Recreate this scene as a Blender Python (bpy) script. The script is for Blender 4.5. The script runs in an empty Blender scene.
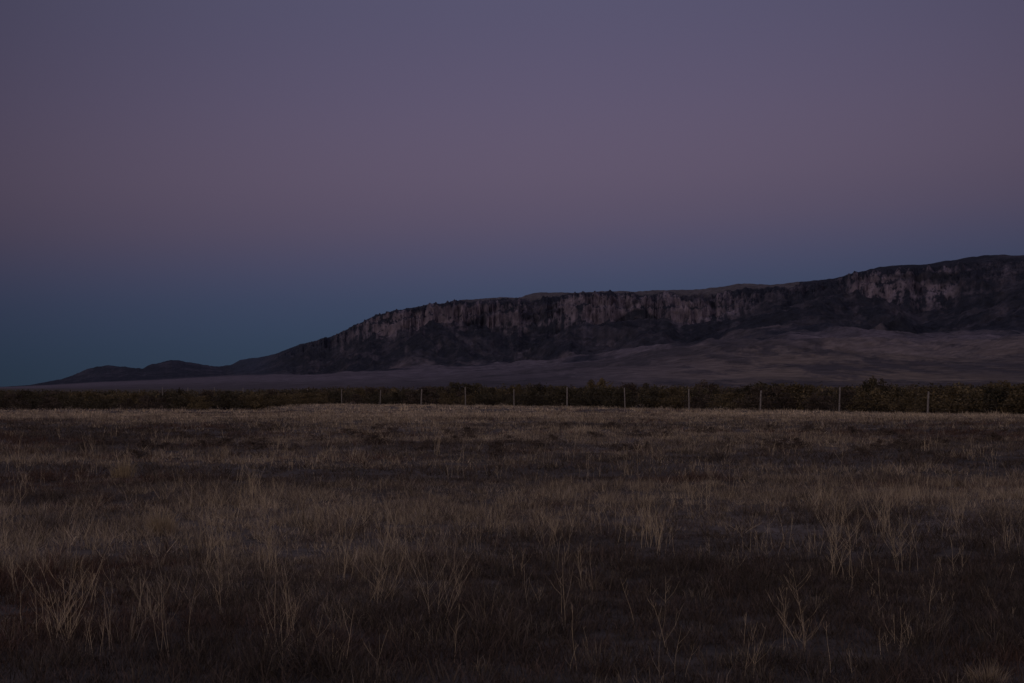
import bpy, math, random
import numpy as np
random.seed(7); rng = np.random.default_rng(7)
C = bpy.context.scene.collection
F = 1422.0; HOR = 388.0; CAMH = 1.6

# ------------------------------------------------------------------ noise
_tab = np.random.default_rng(3).random((256, 256))
def vnoise(x, y, seed=0):
    x = np.asarray(x, float) + seed*17.31; y = np.asarray(y, float) + seed*9.77
    xi = np.floor(x).astype(int); yi = np.floor(y).astype(int)
    fx = x-xi; fy = y-yi
    fx = fx*fx*(3-2*fx); fy = fy*fy*(3-2*fy)
    a = _tab[xi & 255, yi & 255]; b = _tab[(xi+1) & 255, yi & 255]
    c = _tab[xi & 255, (yi+1) & 255]; d = _tab[(xi+1) & 255, (yi+1) & 255]
    return (a*(1-fx)+b*fx)*(1-fy)+(c*(1-fx)+d*fx)*fy
def fbm(x, y, o=4, seed=0, g=.5):
    s = 0; a = 1; t = 0
    for i in range(o):
        s = s + a*vnoise(x*2**i, y*2**i, seed+i*3); t += a; a *= g
    return s/t
def ridged(x, y, o=4, seed=0):
    s = 0; a = 1; t = 0
    for i in range(o):
        s = s + a*(1-np.abs(2*vnoise(x*2**i, y*2**i, seed+i*5)-1)); t += a; a *= .5
    return s/t
def sstep(a, b, x):
    t = np.clip((x-a)/(b-a), 0, 1); return t*t*(3-2*t)
def gh(x, y):
    r = np.hypot(x, y)
    return (fbm(np.asarray(x)/14., np.asarray(y)/14., 2, 40)-.5)*.22*np.clip(1-r/400, 0, 1)

# ------------------------------------------------------------------ tools
def np_mesh(name, v, f, cols=None, mat=None, smooth=False):
    v = np.asarray(v, np.float32); f = np.asarray(f, np.int32)
    me = bpy.data.meshes.new(name); k = f.shape[1]
    me.vertices.add(len(v)); me.vertices.foreach_set('co', v.ravel())
    me.loops.add(f.size); me.loops.foreach_set('vertex_index', f.ravel())
    me.polygons.add(len(f)); me.polygons.foreach_set('loop_start', np.arange(0, f.size, k, dtype=np.int32))
    me.polygons.foreach_set('use_smooth', np.full(len(f), smooth))
    if cols is not None:
        ca = me.color_attributes.new('tint', 'FLOAT_COLOR', 'POINT')
        c4 = np.ones((len(v), 4), np.float32); c4[:, :3] = cols
        ca.data.foreach_set('color', c4.ravel())
    me.update(calc_edges=True)
    if mat: me.materials.append(mat)
    return me
def link(name, me, parent=None):
    o = bpy.data.objects.new(name, me); C.objects.link(o)
    if parent: o.parent = parent
    return o
def thing(name, label, cat, loc=(0, 0, 0), rz=0, group=None, sc=None):
    o = link(name, None); o.location = loc; o.rotation_euler = (0, 0, rz)
    if sc: o.scale = sc
    o['label'] = label; o['category'] = cat
    if group: o['group'] = group
    return o
def kind(o, k, label, cat):
    o['kind'] = k; o['label'] = label; o['category'] = cat

def mat_attr(name, rough=.9, nscale=None, namt=.3, bump=None, coords='Object'):
    m = bpy.data.materials.new(name); m.use_nodes = True
    nt = m.node_tree; N = nt.nodes; L = nt.links
    b = N['Principled BSDF']; b.inputs['Roughness'].default_value = rough
    b.inputs['Specular IOR Level'].default_value = .15
    a = N.new('ShaderNodeAttribute'); a.attribute_name = 'tint'
    src = a.outputs['Color']
    if nscale:
        tc = N.new('ShaderNodeTexCoord'); n = N.new('ShaderNodeTexNoise')
        n.inputs['Scale'].default_value = nscale; n.inputs['Detail'].default_value = 6; n.inputs['Roughness'].default_value = .65
        L.new(tc.outputs[coords], n.inputs['Vector'])
        mr = N.new('ShaderNodeMapRange'); mr.inputs['From Min'].default_value = .3; mr.inputs['From Max'].default_value = .7
        mr.inputs['To Min'].default_value = 1-namt; mr.inputs['To Max'].default_value = 1+namt
        L.new(n.outputs['Fac'], mr.inputs['Value'])
        mx = N.new('ShaderNodeVectorMath'); mx.operation = 'SCALE'
        L.new(src, mx.inputs[0]); L.new(mr.outputs[0], mx.inputs['Scale']); src = mx.outputs[0]
        if bump:
            bp = N.new('ShaderNodeBump'); bp.inputs['Strength'].default_value = bump[0]; bp.inputs['Distance'].default_value = bump[1]
            L.new(n.outputs['Fac'], bp.inputs['Height']); L.new(bp.outputs[0], b.inputs['Normal'])
    L.new(src, b.inputs['Base Color'])
    return m
def mat_flat(name, col, nscale=8, namt=.3, rough=.9):
    m = bpy.data.materials.new(name); m.use_nodes = True
    nt = m.node_tree; N = nt.nodes; L = nt.links
    b = N['Principled BSDF']; b.inputs['Roughness'].default_value = rough; b.inputs['Specular IOR Level'].default_value = .15
    n = N.new('ShaderNodeTexNoise'); n.inputs['Scale'].default_value = nscale; n.inputs['Detail'].default_value = 4
    tc = N.new('ShaderNodeTexCoord'); L.new(tc.outputs['Object'], n.inputs['Vector'])
    r = N.new('ShaderNodeValToRGB')
    r.color_ramp.elements[0].position = .3; r.color_ramp.elements[1].position = .7
    r.color_ramp.elements[0].color = (*[c*(1-namt) for c in col], 1); r.color_ramp.elements[1].color = (*[min(c*(1+namt), .85) for c in col], 1)
    L.new(n.outputs['Fac'], r.inputs[0]); L.new(r.outputs[0], b.inputs['Base Color'])
    return m

M_mtn = mat_attr('mountain_rock_and_woods', .95, .03, .4, (1.0, 13))
M_gnd = mat_attr('dry_soil', .95, 6, .45, (.8, .03))
M_grass = mat_attr('dry_grass_blades', .85)
M_leaf = mat_attr('bush_leaves', .8)
M_weed = mat_flat('pale_weed_stalk', (.72, .58, .39), 20, .18)
M_seed = mat_flat('weed_seed_head', (.50, .40, .27), 40, .3)
M_wood = mat_flat('weathered_fence_wood', (.34, .31, .28), 12, .3)
M_wire = mat_flat('dull_wire', (.12, .11, .10), 30, .2, .6)
M_stem = mat_flat('bush_stem', (.06, .05, .04), 10, .3)

# ------------------------------------------------------------------ ground
def ground_tint(x, y):
    n = fbm(x/9., y/5., 4, 11); n2 = fbm(x/1.3, y/1.3, 3, 21)
    t = np.clip((n-.35)*2.2, 0, 1)[..., None]
    base = np.array([.125, .105, .085])*(1-t)+np.array([.21, .175, .14])*t
    return base*(.6+.8*n2[..., None])
nr, na = 260, 240
rad = np.concatenate([[0], np.geomspace(1.0, 45000, nr-1)])
ang = np.linspace(0, 2*math.pi, na, endpoint=False)
RR, AA = np.meshgrid(rad, ang, indexing='ij')
gx = RR*np.sin(AA); gy = RR*np.cos(AA); gz = gh(gx, gy)
idx = np.arange(nr*na).reshape(nr, na)
a = idx[:-1, :]; b = idx[1:, :]
f = np.stack([a, b, np.roll(b, -1, 1), np.roll(a, -1, 1)], -1).reshape(-1, 4)
far = sstep(180, 900, RR)[..., None]
gc = ground_tint(gx, gy)*(1-far)+np.array([.14, .115, .09])*far
g = link('ground', np_mesh('ground', np.stack([gx, gy, gz], -1).reshape(-1, 3), f[:, ::-1], gc.reshape(-1, 3), M_gnd, True))
kind(g, 'structure', 'flat dry brown ground of the open field', 'ground')

# ------------------------------------------------------------------ mountains
def ip(px, pts):
    xs, ys = zip(*pts); return np.interp(px, xs, ys)
nc = 2400
u = np.linspace(-.48, .52, nc); px = 512+F*u
ridge = ip(px, [(-240, 387), (0, 387), (30, 385), (48, 381.5), (62, 379), (76, 374), (88, 369), (97, 366.5), (110, 365.5), (124, 366), (136, 369), (143, 368.5), (152, 364), (163, 361.5), (176, 360), (188, 362), (206, 365), (218, 366.5), (230, 366), (240, 360.5), (252, 358), (264, 356.5), (275, 353.5), (288, 349), (300, 344.5),
  (320, 340), (340, 332.5), (358, 325), (375, 316), (395, 311), (425, 306), (450, 302), (462, 299.5), (472, 300), (500, 297), (520, 296.5), (540, 293), (600, 292), (640, 291), (690, 289.5), (715, 287), (740, 284), (770, 284), (800, 283), (828, 279), (850, 274), (880, 268),
  (910, 265), (940, 262), (965, 257), (985, 255), (1024, 255), (1120, 250), (1330, 262)])
toe = ip(px, [(-240, 387.5), (0, 387), (50, 385), (100, 382), (150, 380), (240, 375), (330, 373), (400, 370), (480, 364), (600, 355), (640, 349), (700, 343), (760, 337), (800, 332), (830, 332), (870, 336), (930, 337), (1024, 333), (1330, 330)])
cbot = ip(px, [(-240, 387.2), (0, 386.6), (60, 383), (105, 374), (172, 370), (226, 373), (275, 361), (300, 354), (340, 342), (370, 332), (420, 331), (480, 326), (520, 320), (570, 318), (600, 321), (640, 325), (690, 322), (730, 311), (800, 301), (860, 293), (920, 294), (950, 287), (970, 278), (1024, 276), (1330, 290)])
ctop = ip(px, [(-240, 387.1), (0, 386.4), (60, 381), (105, 370), (172, 365), (226, 372), (275, 356), (300, 348), (340, 335), (375, 318), (420, 309.5), (480, 304), (540, 305), (570, 300), (600, 298), (700, 298), (740, 295), (800, 292), (860, 276), (920, 269), (965, 267), (1024, 266), (1330, 268)])
rockw = ip(px, [(300, 0), (350, .35), (370, 1), (480, 1), (500, .65), (560, .75), (585, 1), (720, .95), (745, .5), (780, .3), (845, .22), (856, 1), (948, 1), (962, .25), (1000, .25), (1330, .4)])
Rc = ip(px, [(-240, 11500), (60, 10800), (225, 10300), (275, 9300), (400, 8400), (700, 7300), (1024, 6300), (1330, 5600)])
toZ = lambda y, d: (HOR-y)/F*d+CAMH
dToe = Rc-1700; dCb = Rc-620; dCt = Rc-430
zR, zT, zB, zC = toZ(ridge, Rc), toZ(toe, dToe), toZ(cbot, dCb), toZ(ctop, dCt)
big = sstep(230, 330, px); bigr = big[None, :]
Sr = u*Rc+.35*Rc                                       # distance along the rim in metres
zR = zR+(fbm(Sr/70., Sr*0, 3, 12)-.5)*14*big+(np.abs(fbm(Sr/25., Sr*0, 2, 15)-.5))*10*big+(fbm(Sr/60., Sr*0, 4, 17, .6)-.5)*22*(1-big)*sstep(30, 80, px)
zC = zC+(fbm(Sr/130., Sr*0+3, 5, 18, .65)-.5)*75*rockw
zB = zB+(fbm(Sr/170., Sr*0+5, 5, 19, .6)-.5)*120*big
zC = np.minimum(zC, zR-4); zB = np.minimum(zB, zC-12*big)
w = np.concatenate([np.linspace(0, 1, 130, endpoint=False), np.linspace(1, 2, 200, endpoint=False), np.linspace(2, 3, 150, endpoint=False), np.linspace(3, 4, 60, endpoint=False), np.linspace(4, 5, 16)])
W, U = np.meshgrid(w, u, indexing='ij'); PX = 512+F*U; SR = np.broadcast_to(Sr, W.shape)
D = np.zeros_like(W)
kd = [np.full(nc, 1500.), dToe, dCb-110, dCt+110, Rc, Rc+2500]
for i in range(5):
    s = (W >= i) & (W <= i+1); t = W-i
    D = np.where(s, kd[i]*(1-t)+kd[i+1]*t, D)
X = U*D; Y = D
S = X+.35*Y
Sw = Sr+(fbm(Sr/300., Sr*0+9, 3, 141)-.5)*450          # uneven spacing of the buttresses
gul = ridged(Sw/130., Sr*0+1, 3, 5)
fl1 = (gul-.55)*190
fl2 = (ridged(Sw/30., Sr*0+2, 3, 8)-.55)*110*(.4+1.2*fbm(Sr/200., Sr*0, 2, 143))
fl3 = (fbm(Sr/560., Sr*0, 2, 71)-.5)*280
flute = (fl1+fl2)[None, :]+(fbm(SR/32., D/80., 4, 23, .65)-.5)*90+fl3[None, :]
De = D+flute*bigr*sstep(1.6, 2.05, W)*(1-sstep(3.0, 3.6, W))
def lerp(a, b, t): return a*(1-t)+b*t
tf = np.clip((D-1500)/(dToe-1500), 0, 1); ts = np.clip((De-dToe)/(dCb-dToe), 0, 1)
tcf = np.clip((De-dCb)/(dCt-dCb), 0, 1); tr = np.clip((De-dCt)/(Rc-dCt), 0, 1)
Z = lerp(-6., zT, tf**1.15)
Z = np.where(De > dToe, lerp(zT, zB, ts**1.1), Z)
cf = .5*sstep(.0, .30, tcf)+.12*tcf+.38*sstep(.55, .8, tcf)
cf = lerp(tcf, cf, rockw[None, :])
Z = np.where(De > dCb, lerp(zB, zC, cf), Z)
Z = np.where(De > dCt, lerp(zC, zR, tr**.8), Z)
back = np.clip((D-Rc)/2500, 0, 1)
Z = np.where(D > Rc, zR-(zR*.6)*back**1.3, Z)
sl = sstep(.8, 1.3, W)*(1-sstep(1.9, 2.3, W))
warp = (fbm(S/400., Y/400., 3, 61)-.5)*380
spur = ridged((SR+warp)/330., (Y+SR*.2)/1900., 5, 14)
Z = Z+(spur-.6)*200*sl*bigr+(fbm(S/60., Y/60., 5, 33, .6)-.5)*42*sl*bigr+(fbm(S/90., Y/90., 4, 33)-.5)*12*sl
small = (1-big)[None, :]
Z = Z+(ridged(S/300., Y/600., 4, 77)-.6)*24*sl*small*sstep(20, 70, PX)*(W < 1.9)
cz = sstep(1.9, 2.2, W)*(1-sstep(3, 3.4, W))*bigr
Z = Z+(fbm(SR/16., Z/45., 4, 51, .6)-.5)*46*cz
Z = Z+(fbm(S/80., Y/80., 3, 54)-.5)*12*sstep(3, 3.5, W)*(1-sstep(3.9, 4.1, W)*.5)*bigr
hum = sstep(.10, .45, W)*(1-sstep(.95, 1.2, W))*sstep(330, 780, PX)
wx = (fbm(X/700., Y/900., 3, 96)-.5)*700
hill = ridged((X+Y*.30+wx)/430., (Y-.3*X)/1500., 5, 91)
hl2 = fbm((X+wx*.3)/150., Y/420., 5, 98, .6)
Z = Z+((hill-.58)*85+(hl2-.5)*44)*hum*sstep(1600, 3600, D)+(fbm(X/120., Y/300., 4, 93)-.5)*12*sstep(.2, .6, W)*sstep(120, 350, PX)
V = np.stack([X, Y, Z], -1)
dzr = np.gradient(Z, axis=0)/np.maximum(np.gradient(D, axis=0), 1)
dzx = np.gradient(Z, axis=1)/np.maximum(np.gradient(X, axis=1), .5)
steep = np.clip(np.hypot(dzr, dzx), 0, 4)
n1 = fbm(S/110., Y/200., 5, 101, .65); n2 = fbm(SR/14., Z/60., 4, 103, .6); n3 = fbm(X/330., Y/900., 5, 107, .62); n4 = fbm(SR/40., Z/40., 4, 111, .62)
nb_ = fbm(SR/230., Z/110., 4, 131, .6)
forest = np.array([.044, .048, .066]); scrub = np.array([.098, .092, .115]); rock = np.array([.36, .30, .335]); rockd = np.array([.15, .13, .165])  # blue in the forest colour is distance haze put into the base
fan = np.array([.225, .19, .21]); fand = np.array([.105, .094, .103]); fanw = np.array([.33, .255, .19]); top = np.array([.23, .20, .195])
e = lambda a: a[..., None]
wood = lerp(forest, scrub, e(np.clip((n1-.47)*3.5+(n2-.5)*1.0, 0, 1)))
fc = lerp(fan, fanw, e(sstep(.9, .15, W)*sstep(480, 850, PX)))
fc = lerp(fc, np.array([.125, .108, .108]), e(sstep(.5, .15, W)*sstep(750, 350, PX)*.7))
fc = fc*e(.7+.6*fbm(X/35., Y/160., 4, 115, .65))
dp = .8*np.clip((n3-.49)*5, 0, 1)*sstep(200, 650, PX)+.75*np.clip((fbm(X/55., Y/220., 5, 113, .65)-.51)*8, 0, 1)*sstep(250, 650, PX)+np.clip((.5-hill)*4, 0, .5)*sstep(450, 750, PX)
fc = lerp(fc, fand, e(np.clip(dp, 0, .88)))
fm = sstep(.84, 1.06, W+(fbm(S/180., Y/420., 5, 109, .62)-.5)*1.1*bigr)
col = lerp(fc, wood, e(fm))
rm = sstep(1.78, 2.05, W)*(1-sstep(2.98, 3.1, W))*rockw[None, :]*sstep(.32, .56, steep*.30+(n2-.45)*1.4+(n4-.5)*.8)
rm = rm*sstep(.36, .50, gul[None, :]*.6+(nb_-.5)*1.1+.16)
rm = np.clip(rm+sstep(.60, .74, n4)*.3*bigr*(W > 1.3)*(W < 3.0), 0, 1)*.92
rc = lerp(rockd, rock, e(np.clip((n2-.3)*2.2, 0, 1)))
col = lerp(col, rc, e(rm))
tm = sstep(3.05, 3.3, W+(n1-.5)*.5)*(PX < 800)*sstep(400, 520, PX)
col = lerp(col, top, e(tm*.7))
haze_mix = sstep(7500, 11500, D)*.5*(1-.6*sstep(.9, 1.1, W)*sstep(236, 226, PX))+.35*np.exp(-((PX-256)/22.)**2)*sstep(.9, 1.2, W)  # haze weight: grows with distance, extra on the low left shoulder
col = lerp(col, np.array([.085, .105, .15]), e(haze_mix))  # blue air haze painted into the mountain's vertex colours
nrow = len(w); idx = np.arange(nrow*nc).reshape(nrow, nc)
f = np.stack([idx[:-1, :-1], idx[:-1, 1:], idx[1:, 1:], idx[1:, :-1]], -1).reshape(-1, 4)
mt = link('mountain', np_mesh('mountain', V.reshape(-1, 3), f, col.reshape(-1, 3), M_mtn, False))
kind(mt, 'structure', 'long dark mountain ridge with pale cliffs above sloping foothills', 'mountain')

# ------------------------------------------------------------------ grass (uncountable)
def blades(P, h, wd, az, lean, col, seg2=True):
    n = len(P); side = rng.random(n)*math.pi*2
    sx, sy = np.cos(side)*wd*.5, np.sin(side)*wd*.5
    dx, dy = np.cos(az), np.sin(az)
    sl_, cl_ = np.sin(lean), np.cos(lean)
    P = P.astype(np.float32); z0 = np.zeros(n)
    sd = np.stack([sx, sy, z0], -1)
    tip = P+np.stack([dx*sl_*h, dy*sl_*h, cl_*h], -1)
    if seg2:
        l2 = lean*.55
        mid = P+np.stack([dx*np.sin(l2)*h*.55, dy*np.sin(l2)*h*.55, np.cos(l2)*h*.55], -1)
        v = np.stack([P-sd, P+sd, mid-sd*.7, mid+sd*.7, tip], 1).reshape(-1, 3)
        o = np.arange(n)[:, None]*5
        f = np.stack([o+[0, 1, 3], o+[0, 3, 2], o+[2, 3, 4]], 1).reshape(-1, 3); k = 5
    else:
        v = np.stack([P-sd, P+sd, tip], 1).reshape(-1, 3)
        f = np.arange(n*3).reshape(-1, 3); k = 3
    c = (col[:, None, :]*np.ones((1, k, 1))).reshape(-1, 3)
    return v, f, c
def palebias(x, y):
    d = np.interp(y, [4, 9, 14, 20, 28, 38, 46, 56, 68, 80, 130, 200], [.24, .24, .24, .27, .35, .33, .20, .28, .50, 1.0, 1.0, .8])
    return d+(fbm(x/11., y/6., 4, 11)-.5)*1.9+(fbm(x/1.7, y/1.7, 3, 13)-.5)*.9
def scatter(y0, y1, dens, per, spread, hgt, wd, seg2):
    area = .46*(y1*y1-y0*y0)+4*(y1-y0); nC = int(area*dens)
    yy = np.sqrt(rng.random(nC)*(y1*y1-y0*y0)+y0*y0); xx = (rng.random(nC)*2-1)*(.46*yy+2)
    pb = palebias(xx, yy); r = rng.random(nC)
    pale = r < np.clip(pb, .06, .96)
    den = fbm(xx/1.1, yy/1.1, 3, 61)
    keep = (den+rng.random(nC)*.6 > .46)
    xx, yy, pale, den, pb = xx[keep], yy[keep], pale[keep], den[keep], pb[keep]; nC = len(xx)
    big_ = rng.random(nC) > .95
    hs = hgt*(.5+.7*rng.random(nC)+.8*big_)*(.15+1.7*fbm(xx/1.0, yy/1.0, 3, 65)**1.2)
    tone = rng.random(nC)
    cp = np.array([.52, .42, .285])[None]*(1-tone[:, None])+np.array([.34, .275, .21])[None]*tone[:, None]
    cd = np.array([.15, .125, .095])[None]*(1-tone[:, None])+np.array([.215, .155, .125])[None]*tone[:, None]
    cc = np.where(pale[:, None], cp, cd)*(.7+.6*rng.random((nC, 1)))
    red = sstep(.55, .68, fbm(xx/5., yy/4., 3, 83))[:, None]*(~pale)[:, None]
    cc = cc*(1-red)+cc*np.array([1.06, .86, .80])*red
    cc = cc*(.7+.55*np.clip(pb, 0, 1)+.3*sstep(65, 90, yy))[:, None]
    i = np.repeat(np.arange(nC), per); n = len(i)
    az = rng.random(n)*2*math.pi; rr = rng.random(n)*spread
    bx = xx[i]+np.cos(az)*rr; by = yy[i]+np.sin(az)*rr
    P = np.stack([bx, by, gh(bx, by)-.01], -1)
    P[:, 2] += rng.random(n)**2*np.where(pale[i], .02, .05)*(hs[i]/.15)
    lean = np.where(pale[i], .2+1.05*rng.random(n)**1.1, .4+1.05*rng.random(n))
    hh = hs[i]*(.4+.7*rng.random(n))*np.where(pale[i], 1.1, .95)
    az2 = az+rng.normal(0, .8, n)
    c = cc[i]*(.5+1.0*rng.random((n, 1)))
    w_ = wd*(.6+.8*rng.random(n))
    return blades(P, hh, w_, az2, lean, c, seg2)
def merge(parts):
    vs, fs, cs = [], [], []; o = 0
    for v, f, c in parts:
        vs.append(v); fs.append(f+o); cs.append(c); o += len(v)
    return np.concatenate(vs), np.concatenate(fs), np.concatenate(cs)
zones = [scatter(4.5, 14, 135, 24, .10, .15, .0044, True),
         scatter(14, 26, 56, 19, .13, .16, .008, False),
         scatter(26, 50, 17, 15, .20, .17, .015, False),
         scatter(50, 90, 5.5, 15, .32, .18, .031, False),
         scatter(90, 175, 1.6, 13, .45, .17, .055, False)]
v, f, c = merge(zones)
gr = link('dry_grass', np_mesh('dry_grass', v, f, c, M_grass))
kind(gr, 'stuff', 'dry brown and tan grass and low scrub covering the field', 'grass')

# ------------------------------------------------------------------ bushes
def leafcloud(n, lobes, size, cols, r):
    which = r.integers(0, len(lobes), n); Lb = np.array(lobes)[which]
    d = r.normal(0, 1, (n, 3)); d /= np.linalg.norm(d, axis=1)[:, None]
    rad_ = (.45+.65*r.random(n))[:, None]
    P = Lb[:, :3]+d*rad_*Lb[:, 3:6]
    P[:, 2] = np.maximum(P[:, 2], .03)
    A = r.normal(0, 1, (n, 3)); A /= np.linalg.norm(A, axis=1)[:, None]
    B = np.cross(A, r.normal(0, 1, (n, 3))); B /= np.linalg.norm(B, axis=1)[:, None]
    s = (size*(.6+.8*r.random(n)))[:, None]
    v = np.stack([P-A*s, P+B*s*.45, P+A*s, P-B*s*.45], 1).reshape(-1, 3)
    k = r.random((n, 1)); c = cols[0]*(1-k)+cols[1]*k
    tone = (.6+.8*r.random((len(lobes), 1)))[which]
    c = np.repeat(c*tone, 4, 0)
    return v, np.arange(n*4).reshape(-1, 4), c
def tube(pts, r0, r1, sides=3):
    pts = np.array(pts, float); n = len(pts); vs = []
    for i, p in enumerate(pts):
        t = pts[min(i+1, n-1)]-pts[max(i-1, 0)]; t /= (np.linalg.norm(t)+1e-9)
        a_ = np.cross(t, [0.3, 1, .1]); a_ /= (np.linalg.norm(a_)+1e-9); b_ = np.cross(t, a_)
        rr = r0+(r1-r0)*i/(n-1)
        for k in range(sides):
            q = 2*math.pi*k/sides; vs.append(p+a_*rr*math.cos(q)+b_*rr*math.sin(q))
    fs = []
    for i in range(n-1):
        for k in range(sides):
            a0 = i*sides+k; a1 = i*sides+(k+1) % sides
            fs.append([a0, a1, a1+sides, a0+sides])
    return np.array(vs), np.array(fs)
def tubes_mesh(name, lst, mat):
    vs, fs = [], []; o = 0
    for pts, r0, r1, *sd in lst:
        v_, f_ = tube(pts, r0, r1, sd[0] if sd else 3); vs.append(v_); fs.append(f_+o); o += len(v_)
    return np_mesh(name, np.concatenate(vs), np.concatenate(fs), None, mat)
def bush_protos(num, cols, n, size, seed, flat=1.0):
    out = []
    for q in range(num):
        r = np.random.default_rng(seed+q); lobes = []
        for j in range(12):
            a_ = r.random()*6.28; d = r.random()**.6*.8; zz = (.2+r.random()*.5*(1-d*.7))*flat
            s = .2+.16*r.random(); lobes.append((math.cos(a_)*d, math.sin(a_)*d, zz, s*1.15, s*1.15, s*(.7+.3*r.random())*flat))
        for j in range(5):
            a_ = r.random()*6.28; d = r.random()*.6
            lobes.append((math.cos(a_)*d, math.sin(a_)*d, (.64+.18*r.random())*flat, .17, .17, .16))
        v_, f_, c_ = leafcloud(n, lobes, size, cols, r)
        fol = np_mesh('foliage', v_, f_, c_, M_leaf)
        st = []
        for j in range(9):
            L_ = lobes[j % len(lobes)]
            p1 = np.array(L_[:3]); p0 = np.array([p1[0]*.15, p1[1]*.15, -.03])
            st.append(([p0, p0*.5+p1*.5+np.array([0, 0, .06*flat]), p1], .018, .006))
        out.append((fol, tubes_mesh('stems', st, M_stem)))
    return out
A_ = np.array
CO = (A_([.15, .125, .072]), A_([.07, .062, .044])); CY = (A_([.27, .205, .105]), A_([.115, .095, .056])); CB = (A_([.165, .125, .092]), A_([.08, .064, .052]))
olive = bush_protos(5, CO, 1900, .042, 100)
yell = bush_protos(3, CY, 1900, .042, 200)
brown = bush_protos(3, CB, 1500, .042, 300)
lowb = bush_protos(4, (A_([.20, .15, .115]), A_([.10, .078, .062])), 700, .05, 400, .9)
pA, pB, pC = 415., -68.7, .06; Z0 = 88.
def fenceY(upx):
    k = (pA-upx)/(upx*pC-pB); return Z0*(1+pC*k)
def frontY(X_over):
    q = 512+F*X_over
    y = fenceY(np.clip(F*X_over, -230, 620))+3.5
    return np.interp(q, [255, 330], [106, y]) if q < 330 else y
def bush_h(q): return float(np.interp(q, [0, 255, 330, 480, 700, 860, 1024], [1.45, 1.5, 1.85, 2.0, 2.05, 2.15, 2.2]))
def put_bush(name, label, cat, group, proto, x, y, h, wide):
    t = thing(name, label, cat, (x, y, float(gh(x, y))-.02), random.random()*6.28, group, (h*wide, h*wide*random.uniform(.8, 1.2), h))
    link('foliage', proto[0], t); link('stems', proto[1], t); return t
LB = {'o': ('dark olive bush in the dense brush line behind the field', 'dark olive bushes of the brush line'),
      'y': ('yellow tinged bush in the dense brush line behind the field', 'yellow tinged bushes of the brush line'),
      'b': ('brownish bare looking bush in the dense brush line behind the field', 'brown bushes of the brush line')}
for row in range(3):
    uu = -.42+random.random()*.01
    while uu < .44:
        q = 512+F*uu; y = frontY(uu)+row*3.6+random.uniform(-1.5, 1.5)
        h = bush_h(q)*random.choice([.7, .85, .92, 1.0, 1.1])*random.uniform(.93, 1.07)*(.82+.09*row)
        kk = random.random(); yw = .34 if q > 820 else .26
        ky = 'y' if kk < yw else ('b' if kk < yw+.25 else 'o')
        pr = random.choice({'o': olive, 'y': yell, 'b': brown}[ky])
        put_bush('bush', LB[ky][0], 'bush', LB[ky][1], pr, uu*y, y, h, random.uniform(.85, 1.35)); uu += random.uniform(1.3, 2.6)/y
big_b = [(598, 2.75, 'y', 'round topped bush rising above the brush line near the centre'),
         (455, 2.45, 'o', 'dark bush peaking above the brush line left of centre'),
         (872, 2.65, 'o', 'tallest dark bush in the brush line toward the right'),
         (1000, 2.45, 'y', 'large yellowish bush at the right end of the brush line')]
for q, h, ky, lab in big_b:
    uu = (q-512)/F; y = float(frontY(uu))+4
    put_bush('large_bush', lab, 'bush', None, {'o': olive, 'y': yell}[ky][0], uu*y, y, h, .6)
bv, bf, bc = [], [], []; o_ = 0
r = np.random.default_rng(55)
for j in range(900):
    uu = r.uniform(-.47, .5); q = 512+F*uu; y = float(frontY(uu))+12+r.random()**1.5*190
    h = bush_h(q)*r.uniform(.7, 1.08)*(1+(y-120)/1200 if q > 300 else 1)
    lobes = [(r.normal(0, .75)*h, r.normal(0, .6)*h, h*(.25+.4*r.random()), .42*h, .42*h, .32*h) for _ in range(5)]
    cp_ = [CO, CY, CB][r.choice(3, p=[.55, .2, .25])]
    v_, f_, c_ = leafcloud(170, lobes, .15, cp_, r)
    v_ += A_([uu*y, y, 0]); bv.append(v_); bf.append(f_+o_); bc.append(c_); o_ += len(v_)
th = link('thicket', np_mesh('thicket', np.concatenate(bv), np.concatenate(bf), np.concatenate(bc), M_leaf))
kind(th, 'stuff', 'far mass of dark brush beyond the first rows of bushes', 'brush')

pts = [(150, 437), (128, 441), (238, 449), (262, 446), (385, 438), (420, 441), (590, 428), (655, 431), (632, 436), (800, 430), (905, 434), (985, 440), (700, 445), (520, 440), (60, 452), (330, 431), (480, 447), (760, 452), (860, 446), (20, 430), (560, 452), (455, 431), (940, 452)]
for q, yp in pts:
    for j in range(3):
        y = CAMH*F/(yp-HOR)+random.uniform(-3, 3); x = (q-512)/F*y+random.uniform(-2.4, 2.4)
        put_bush('low_shrub', 'low dark shrub in the paler grass of the far field', 'shrub', 'low dark shrubs scattered in the far field', random.choice(lowb), x, y, random.uniform(.24, .38), random.uniform(1.1, 2.0))

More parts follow.
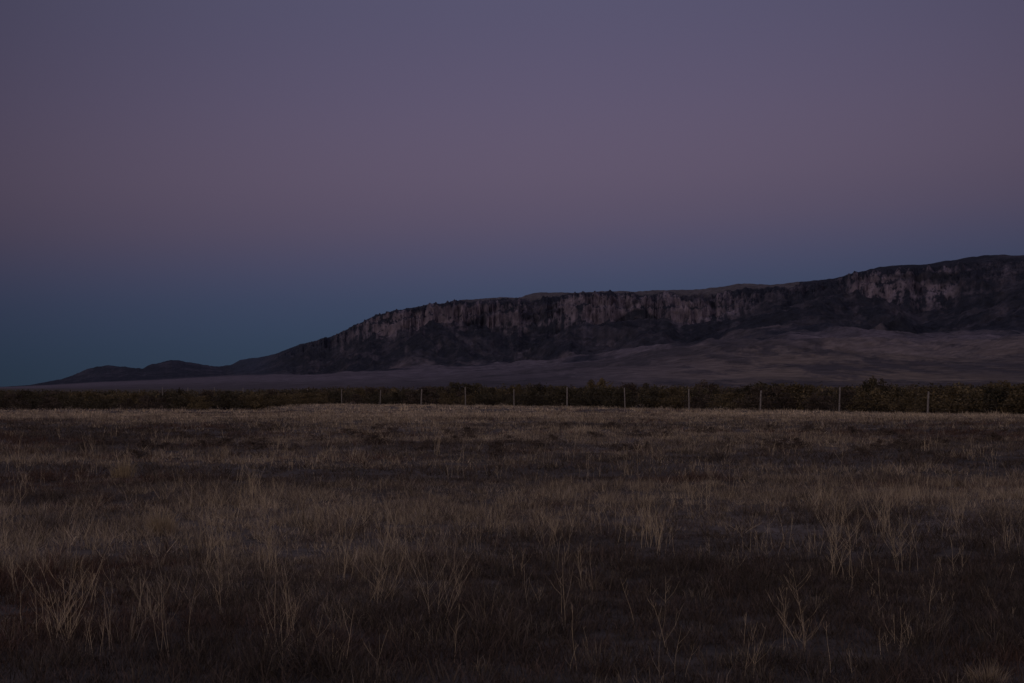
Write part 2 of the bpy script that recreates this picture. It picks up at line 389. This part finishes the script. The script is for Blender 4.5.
# ------------------------------------------------------------------ fence
fence = thing('wire_fence', 'wire fence on grey wooden posts between the field and the brush line', 'fence', (0, 0, 0))
pos = []
for k in range(-4, 19):
    Yk = Z0*(1+pC*k); Xk = (pA+pB*k)/F*Z0; pos.append((Xk, Yk))
for i, (x, y) in enumerate(pos):
    h = random.uniform(1.38, 1.7); lx, ly = random.uniform(-.09, .09), random.uniform(-.04, .04); rr = random.uniform(.04, .06)
    z = float(gh(x, y))
    me = tubes_mesh('post', [([(x, y, z-.3), (x+lx*.5, y+ly*.5, z+h*.5), (x+lx, y+ly, z+h-.02), (x+lx, y+ly, z+h)], rr*1.08, rr*.9, 8), ([(x+lx, y+ly, z+h-.01), (x+lx, y+ly, z+h+.02)], rr*.88, .005, 8)], M_wood)
    link('post', me, fence)
for hz_ in (.35, .65, .95, 1.25):
    P_ = []
    for i, (x, y) in enumerate(pos):
        z = float(gh(x, y)); P_.append((x, y-.06, z+hz_))
        if i < len(pos)-1:
            x2, y2 = pos[i+1]; P_.append(((x+x2)/2, (y+y2)/2-.06, (z+float(gh(x2, y2)))/2+hz_-.03))
    link('wire', tubes_mesh('wire', [(P_, .0035, .0035, 4)], M_wire), fence)

# ------------------------------------------------------------------ tall weeds
def make_weed(px_, py_, hp, n, style, label, group=None, spread=.12):
    y = CAMH*F/(py_-HOR); x = (px_-512)/F*y; H = hp/F*y
    t = thing('tall_weed' if style != 'tuft' else 'grass_tuft', label, 'weed' if style != 'tuft' else 'grass', (x, y, float(gh(x, y))), random.random()*6.28, group)
    sw = .0009+.000085*y
    if style == 'tuft':
        m = 260; az = rng.random(m)*6.28; rr = rng.random(m)*spread*.5
        P = np.stack([np.cos(az)*rr, np.sin(az)*rr, np.full(m, -.02)], -1)
        c_ = A_([[.54, .43, .28]])*(.7+.5*rng.random((m, 1)))
        v_, f_, c_ = blades(P, H*(.5+.55*rng.random(m)), np.full(m, sw*2.8), az, .15+.65*rng.random(m), c_)
        link('blades', np_mesh('blades', v_, f_, c_, M_grass), t)
        st = []
        for j in range(14):
            a_ = random.random()*6.28; l = random.uniform(.1, .5)
            st.append(([(0, 0, 0), (math.cos(a_)*l*H*.4, math.sin(a_)*l*H*.4, H*.6), (math.cos(a_)*l*H, math.sin(a_)*l*H, H*1.05)], sw*.7, sw*.3))
        link('seed_stalks', tubes_mesh('seed_stalks', st, M_seed), t); return t
    for s in range(n):
        a_ = random.random()*6.28; out = random.uniform(.05, .6 if style == 'branchy' else .32); h = H*(1.08 if s == 0 else random.uniform(.4, 1.0))
        bx_, by_ = random.uniform(-1, 1)*spread*.9, random.uniform(-1, 1)*spread*.7
        if style == 'vee': out = 1.5; a_ = -t.rotation_euler.z+(0 if s % 2 else math.pi)+random.uniform(-.3, .3); bx_ = by_ = 0
        pts_ = []; wob = random.uniform(-.04, .04); wob2 = random.uniform(-.025, .025)
        for i in range(7):
            tt = i/6
            pts_.append(A_([bx_+math.cos(a_)*out*h*tt**1.3+wob*math.sin(tt*5)*h, by_+math.sin(a_)*out*h*tt**1.3+wob2*math.sin(tt*7)*h, -.02+h*tt]))
        lst = [(pts_, sw, sw*.4)]
        nb = {'branchy': 8, 'plain': 4, 'vee': 2}[style]+random.choice([-2, -1, 0, 1])
        for bnum in range(nb):
            tt = random.uniform(.25, .95); k = int(tt*6); p0 = pts_[k]*(1-(tt*6-k))+pts_[min(k+1, 6)]*(tt*6-k)
            ba = random.random()*6.28; bl = h*(1.12-tt)*random.uniform(.25, .75); sp = random.uniform(.35, .85)
            d = A_([math.cos(ba)*sp, math.sin(ba)*sp, 1.0])
            p1 = p0+d*bl*.45+A_([math.cos(ba), math.sin(ba), 0])*bl*.10; p2 = p0+d*bl
            lst.append(([p0, p1, p2], sw*.55, sw*.25))
            if style == 'branchy' or random.random() < .5:
                for _ in range(2 if style == 'branchy' else 1):
                    ca = ba+random.uniform(-1.4, 1.4); d2 = A_([math.cos(ca)*.7, math.sin(ca)*.7, 1.0])*bl*random.uniform(.2, .5)
                    lst.append(([p1, p1+d2*.5, p1+d2], sw*.38, sw*.22))
        link('stem', tubes_mesh('stem', lst, M_weed), t)
    return t
weeds = [
 (440, 622, 116, 5, 'branchy', 'tallest branching pale weed in the foreground just left of centre'),
 (464, 605, 66, 4, 'plain', 'thin pale weed right beside the tallest weed left of centre'),
 (378, 605, 82, 7, 'branchy', 'bushy pale weed first to the left of the tallest weed'),
 (346, 572, 62, 6, 'plain', 'slim pale weed behind and left of the bushy weed'),
 (275, 568, 60, 9, 'plain', 'cluster of upright pale stalks with spreading tops, second row left'),
 (284, 640, 96, 9, 'plain', 'dense group of pale stalks in front, below the cluster with spreading tops'),
 (60, 645, 98, 8, 'branchy', 'wide pale weed nearest the bottom left corner'),
 (105, 655, 90, 7, 'plain', 'pale weed stalks second from the left in the front row'),
 (183, 662, 98, 5, 'plain', 'tall thin pale stalk third from the left in the front row'),
 (148, 622, 56, 6, 'plain', 'short pale stalks between the second and third front weeds at left'),
 (92, 600, 44, 5, 'plain', 'small pale weed standing behind the bottom left weeds'),
 (214, 560, 57, 7, 'plain', 'pale upright stalks in the left middle of the field'),
 (320, 512, 42, 5, 'plain', 'faint pale weed in mid field above the slim weed'),
 (550, 540, 60, 8, 'branchy', 'feathery pale weed in the middle of the field at centre'),
 (498, 530, 44, 6, 'plain', 'small pale weed just left of the feathery centre weed'),
 (558, 625, 72, 2, 'plain', 'lone thin stalk in the foreground right of centre'),
 (641, 532, 44, 5, 'plain', 'short pale weed right of centre in mid field'),
 (742, 527, 14, 4, 'vee', 'low weed with stalks splayed out in a wide V'),
 (793, 645, 80, 6, 'branchy', 'pale weed nearest the bottom edge on the right side'),
 (838, 572, 90, 6, 'branchy', 'tall leaning pale weed on the right side of the field'),
 (824, 505, 64, 6, 'plain', 'thin tall weed standing behind the leaning weed on the right'),
 (882, 530, 62, 11, 'branchy', 'dense fan shaped pale weed at the right'),
 (908, 562, 80, 7, 'branchy', 'open branching weed in front of the dense fan shaped weed'),
 (957, 520, 46, 7, 'plain', 'pale weed between the fan shaped weed and the right edge'),
 (900, 640, 42, 4, 'plain', 'dull short weed low in the bottom right area'),
 (1012, 545, 56, 5, 'plain', 'pale stalks cut by the right edge of the view'),
 (985, 500, 34, 6, 'plain', 'small pale weed farther back near the right edge'),
 (690, 500, 34, 6, 'plain', 'small faint weed right of centre behind the splayed weed'),
 (410, 560, 50, 4, 'plain', 'thin weed behind the tallest weed and slightly left'),
 (20, 590, 52, 5, 'plain', 'pale stalks at the far left edge of the field'),
]
for wd_ in weeds: make_weed(*wd_)
make_weed(163, 528, 32, 1, 'tuft', 'rounded pale grass tuft in the left middle of the field', None, .25)
make_weed(124, 476, 22, 1, 'tuft', 'pale grass tuft farther back on the left', None, .4)
make_weed(985, 678, 26, 1, 'tuft', 'pale grass tuft at the bottom right corner', None, .2)
for j in range(120):
    py_ = 436+random.random()**1.3*120; px_ = random.uniform(-10, 1034)
    make_weed(px_, py_, random.uniform(.2, .6)*F*(py_-HOR)/(CAMH*F), random.choice([2, 4, 6]), 'plain', 'small wispy pale weed scattered among others across the middle of the field', 'small wispy weeds across the middle of the field', .3)
for j in range(50):
    py_ = random.uniform(560, 680); px_ = random.uniform(-10, 1034)
    make_weed(px_, py_, random.uniform(.14, .38)*F*(py_-HOR)/(CAMH*F), random.choice([1, 2, 3]), 'plain', 'short sparse stalk among the dark scrub of the foreground', 'short sparse stalks in the foreground scrub', .12)

# ------------------------------------------------------------------ sky and light
Wd = bpy.data.worlds.new('World'); bpy.context.scene.world = Wd; Wd.use_nodes = True
nt = Wd.node_tree; N = nt.nodes; L = nt.links; bg = N['Background']
s2l = lambda c: tuple(((v/255)/12.92 if v/255 < .04045 else ((v/255+.055)/1.055)**2.4) for v in c)
tc = N.new('ShaderNodeTexCoord'); sp = N.new('ShaderNodeSeparateXYZ'); L.new(tc.outputs['Generated'], sp.inputs[0])
tl = N.new('ShaderNodeMath'); tl.operation = 'MULTIPLY_ADD'; tl.inputs[1].default_value = -.035; L.new(sp.outputs['X'], tl.inputs[0]); L.new(sp.outputs['Z'], tl.inputs[2])
mr = N.new('ShaderNodeMapRange'); mr.inputs['From Min'].default_value = 0; mr.inputs['From Max'].default_value = .5
L.new(tl.outputs[0], mr.inputs['Value'])
cr = N.new('ShaderNodeValToRGB'); L.new(mr.outputs[0], cr.inputs[0]); cr.color_ramp.interpolation = 'B_SPLINE'
stops = [(0, (47, 62, 79)), (.035, (53, 68, 90)), (.065, (62, 72, 98)), (.09, (75, 76, 102)), (.115, (88, 80, 102)), (.15, (98, 87, 108)), (.2, (95, 87, 112)), (.263, (86, 83, 110)), (.5, (88, 88, 112))]
el = cr.color_ramp.elements
el[0].position = 0; el[0].color = (*s2l(stops[0][1]), 1); el[1].position = 1; el[1].color = (*s2l(stops[-1][1]), 1)
for z, c_ in stops[1:-1]:
    q = el.new(z/.5); q.color = (*s2l(c_), 1)
ax = N.new('ShaderNodeMath'); ax.operation = 'SUBTRACT'; ax.inputs[1].default_value = .05; L.new(sp.outputs['X'], ax.inputs[0])
a2 = N.new('ShaderNodeMath'); a2.operation = 'MULTIPLY'; L.new(ax.outputs[0], a2.inputs[0]); L.new(ax.outputs[0], a2.inputs[1])
a3 = N.new('ShaderNodeMapRange'); a3.inputs['From Max'].default_value = .16; a3.inputs['To Min'].default_value = 1.0; a3.inputs['To Max'].default_value = .62; L.new(a2.outputs[0], a3.inputs['Value'])
sc = N.new('ShaderNodeVectorMath'); sc.operation = 'SCALE'; L.new(cr.outputs[0], sc.inputs[0]); L.new(a3.outputs[0], sc.inputs['Scale'])
yb = N.new('ShaderNodeMapRange'); yb.inputs['From Min'].default_value = .1; yb.inputs['From Max'].default_value = -1; L.new(sp.outputs['Y'], yb.inputs['Value'])
ze = N.new('ShaderNodeMapRange'); ze.inputs['From Min'].default_value = .7; ze.inputs['From Max'].default_value = 0; L.new(sp.outputs['Z'], ze.inputs['Value'])
mm = N.new('ShaderNodeMath'); mm.operation = 'MULTIPLY'; L.new(yb.outputs[0], mm.inputs[0]); L.new(ze.outputs[0], mm.inputs[1])
gl = N.new('ShaderNodeVectorMath'); gl.operation = 'SCALE'; gl.inputs[0].default_value = (.40, .29, .20); L.new(mm.outputs[0], gl.inputs['Scale'])
ad = N.new('ShaderNodeVectorMath'); ad.operation = 'ADD'; L.new(sc.outputs[0], ad.inputs[0]); L.new(gl.outputs[0], ad.inputs[1])
L.new(ad.outputs[0], bg.inputs['Color']); bg.inputs['Strength'].default_value = 1.0
sun = bpy.data.lights.new('twilight_glow', 'SUN'); sun.energy = .13; sun.angle = math.radians(14); sun.color = (1, .82, .72)
so = bpy.data.objects.new('twilight_glow', sun); C.objects.link(so); so.rotation_euler = (math.radians(66), 0, math.radians(-62))

cam = bpy.data.cameras.new('camera'); co = bpy.data.objects.new('camera', cam); C.objects.link(co)
cam.sensor_width = 36; cam.lens = F*36/1024; cam.clip_end = 60000; cam.clip_start = .1
co.location = (0, 0, CAMH); co.rotation_euler = (math.radians(90)+math.atan((HOR-341.5)/F), 0, 0)
S_ = bpy.context.scene; S_.camera = co
S_.view_settings.view_transform = 'Standard'; S_.view_settings.look = 'None'; S_.view_settings.exposure = 0
